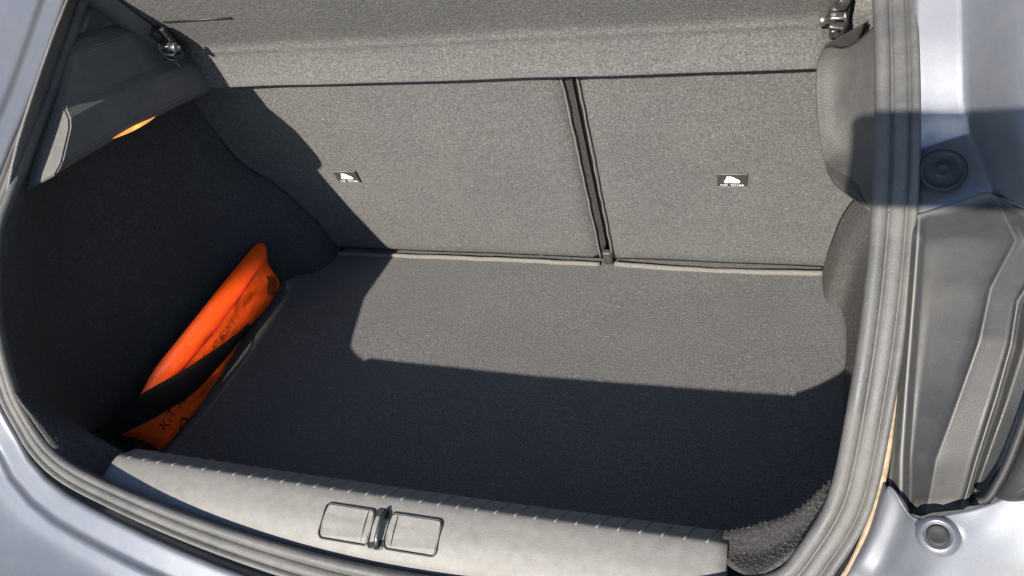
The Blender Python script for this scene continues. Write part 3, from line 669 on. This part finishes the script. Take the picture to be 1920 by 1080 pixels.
nv_ = len(ov); fs = [tuple(f) for f in of] + [tuple(i + nv_ for i in f)[::-1] for f in of]
bag = empty('safety_kit_bag', (-.49, -.35, 0))
tagit(bag, 'bright orange safety kit pouch with black lettering, strapped to the dark left side', 'bag')
def bagpart(o): o.parent = bag; o.matrix_parent_inverse = Matrix.Translation(bag.location).inverted(); return o
bagpart(mesh('pouch', vs_, fs, mo))
def bag_text(body, size, c, ang, stretch=1.0, name='lettering'):
    tv, tf = text_polys(body, size); ca, sa = math.cos(ang), math.sin(ang)
    w = []
    for t in tv:
        x, y = t.x * stretch, t.y; q = V((c[0] + x * ca - y * sa, c[1] + x * sa + y * ca, 0)); w.append(bag_pt(q, bag_h(q) + .0007))
    return bagpart(mesh(name, w, tf, M['ink'], None, False))
def bag_ribbon(name, pts, w, mat, lift=.0009):
    c = spline([V((a, b, 0)) for a, b in pts], 8); vv = []
    for i, q in enumerate(c):
        t = (c[min(i + 1, len(c) - 1)] - c[max(i - 1, 0)]).normalized(); s = V((-t.y, t.x, 0))
        for sg in (-1, 0, 1): qq = q + s * sg * w / 2; vv.append(bag_pt(qq, bag_h(qq) + lift))
    ff = []
    for i in range(len(c) - 1):
        for k in range(2): ff.append((i * 3 + k, i * 3 + k + 1, i * 3 + k + 4, i * 3 + k + 3))
    return bagpart(mesh(name, vv, ff, mat))
M['seam'] = simple('seam', (1.0, .06, .03), .6, 0, .3, .1, 300)
bag_ribbon('seam', [(-.160, .0905), (-.24, .0846), (-.332, .0772), (-.40, .0770), (-.455, .0740)], .0035, M['seam'])
bag_text('KIT SÉCURITÉ', .0235, (-.452, .0450), .09, 1.0)
bag_text('KIT SÉCURITÉ', .012, (-.330, .0600), .04, .9)
bag_text('SAFETY KIT', .008, (-.418, .0200), -.05, 1.0)
# warning triangle on the pouch, point up
def tri(cx, cy, r, w):
    out = []
    for rr in (r, r - w):
        out.append([V((cx + rr * math.sin(a), cy + rr * math.cos(a) * .72, 0)) for a in (0, 2.094, 4.189)])
    vv, ff = [], []
    for k in range(3):
        a0, a1, b0, b1 = out[0][k], out[0][(k + 1) % 3], out[1][k], out[1][(k + 1) % 3]
        n_ = 6
        for i in range(n_ + 1):
            t = i / n_; vv += [bag_pt(a0.lerp(a1, t), bag_h(a0.lerp(a1, t)) + .0007), bag_pt(b0.lerp(b1, t), bag_h(b0.lerp(b1, t)) + .0007)]
        o_ = k * (n_ + 1) * 2
        for i in range(n_): ff.append((o_ + 2 * i, o_ + 2 * i + 1, o_ + 2 * i + 3, o_ + 2 * i + 2))
    return bagpart(mesh('warning_triangle', vv, ff, M['ink'], None, False))
tri(-.487, .0140, .016, .006)
M['patch'] = simple('patch', (.22, .045, .012), .6, 0, .3, .3, 300)
def patch(name, cx, cy, w, h, ang, mat):
    vv, ff = [], []; ca, sa = math.cos(ang), math.sin(ang)
    for j in range(5):
        for i in range(7):
            x, y = (i / 6 - .5) * w, (j / 4 - .5) * h; q = V((cx + x * ca - y * sa, cy + x * sa + y * ca, 0)); vv.append(bag_pt(q, bag_h(q) + .0008))
    for j in range(4):
        for i in range(6): ff.append((j * 7 + i, j * 7 + i + 1, j * 7 + i + 8, j * 7 + i + 7))
    return bagpart(mesh(name, vv, ff, mat))
patch('care_label', -.178, .045, .034, .028, .9, M['patch'])
# elastic strap holding the bag to the left side (fixed to the car)
SU = [(-.500, -.640, .136), (-.4884, -.5937, .1245), (-.4860, -.5611, .1175), (-.4835, -.5165, .1117), (-.4755, -.4319, .0845), (-.4695, -.3191, .0556), (-.480, -.275, .040), (-.500, -.24, .02)]
SD = [(-.494, -.650, .108), (-.4831, -.6035, .1010), (-.4800, -.5799, .0945), (-.4720, -.5153, .0690), (-.4665, -.4399, .0475), (-.4665, -.3335, .0412), (-.478, -.285, .028), (-.500, -.25, .006)]
cu_, cd_ = spline(SU, 6), spline(SD, 6); vs_ = []
for a_, b_ in zip(cu_, cd_):
    for k in range(5): vs_.append(a_.lerp(b_, k / 4) + V((.8, -.1, .58)) * .0025 * math.sin(math.pi * k / 4))
fs = [(i * 5 + k, i * 5 + k + 1, i * 5 + k + 6, i * 5 + k + 5) for i in range(len(cu_) - 1) for k in range(4)]
stp = mesh('elastic_strap', vs_, fs, M['strap'], car); md = stp.modifiers.new('thickness', 'SOLIDIFY'); md.thickness = .0018

# --- the phone taking the picture: its shadow falls on the right pillar ---
ph = prism('phone', round_rect(.163, .076, .010, 6), .008, M['gloss_black'], None, .0015, lambda a, b, c: CAM_POS + CAM_R * (a + .0090) + CAM_U * (b - .0130) - CAM_F * (.004 + c))
tagit(ph, 'dark phone held over the boot, its oblong shadow on the right pillar', 'phone')

# the car's parts were written in place; hang them on the Empty without moving them
for o in COL.objects:
    if o.parent == car: o.matrix_parent_inverse = Matrix.Translation(-car.location)
tagit(car, 'open boot of a silver hatchback with grey felt lining and folding seat backs', 'car')
scene.render.engine = 'CYCLES'
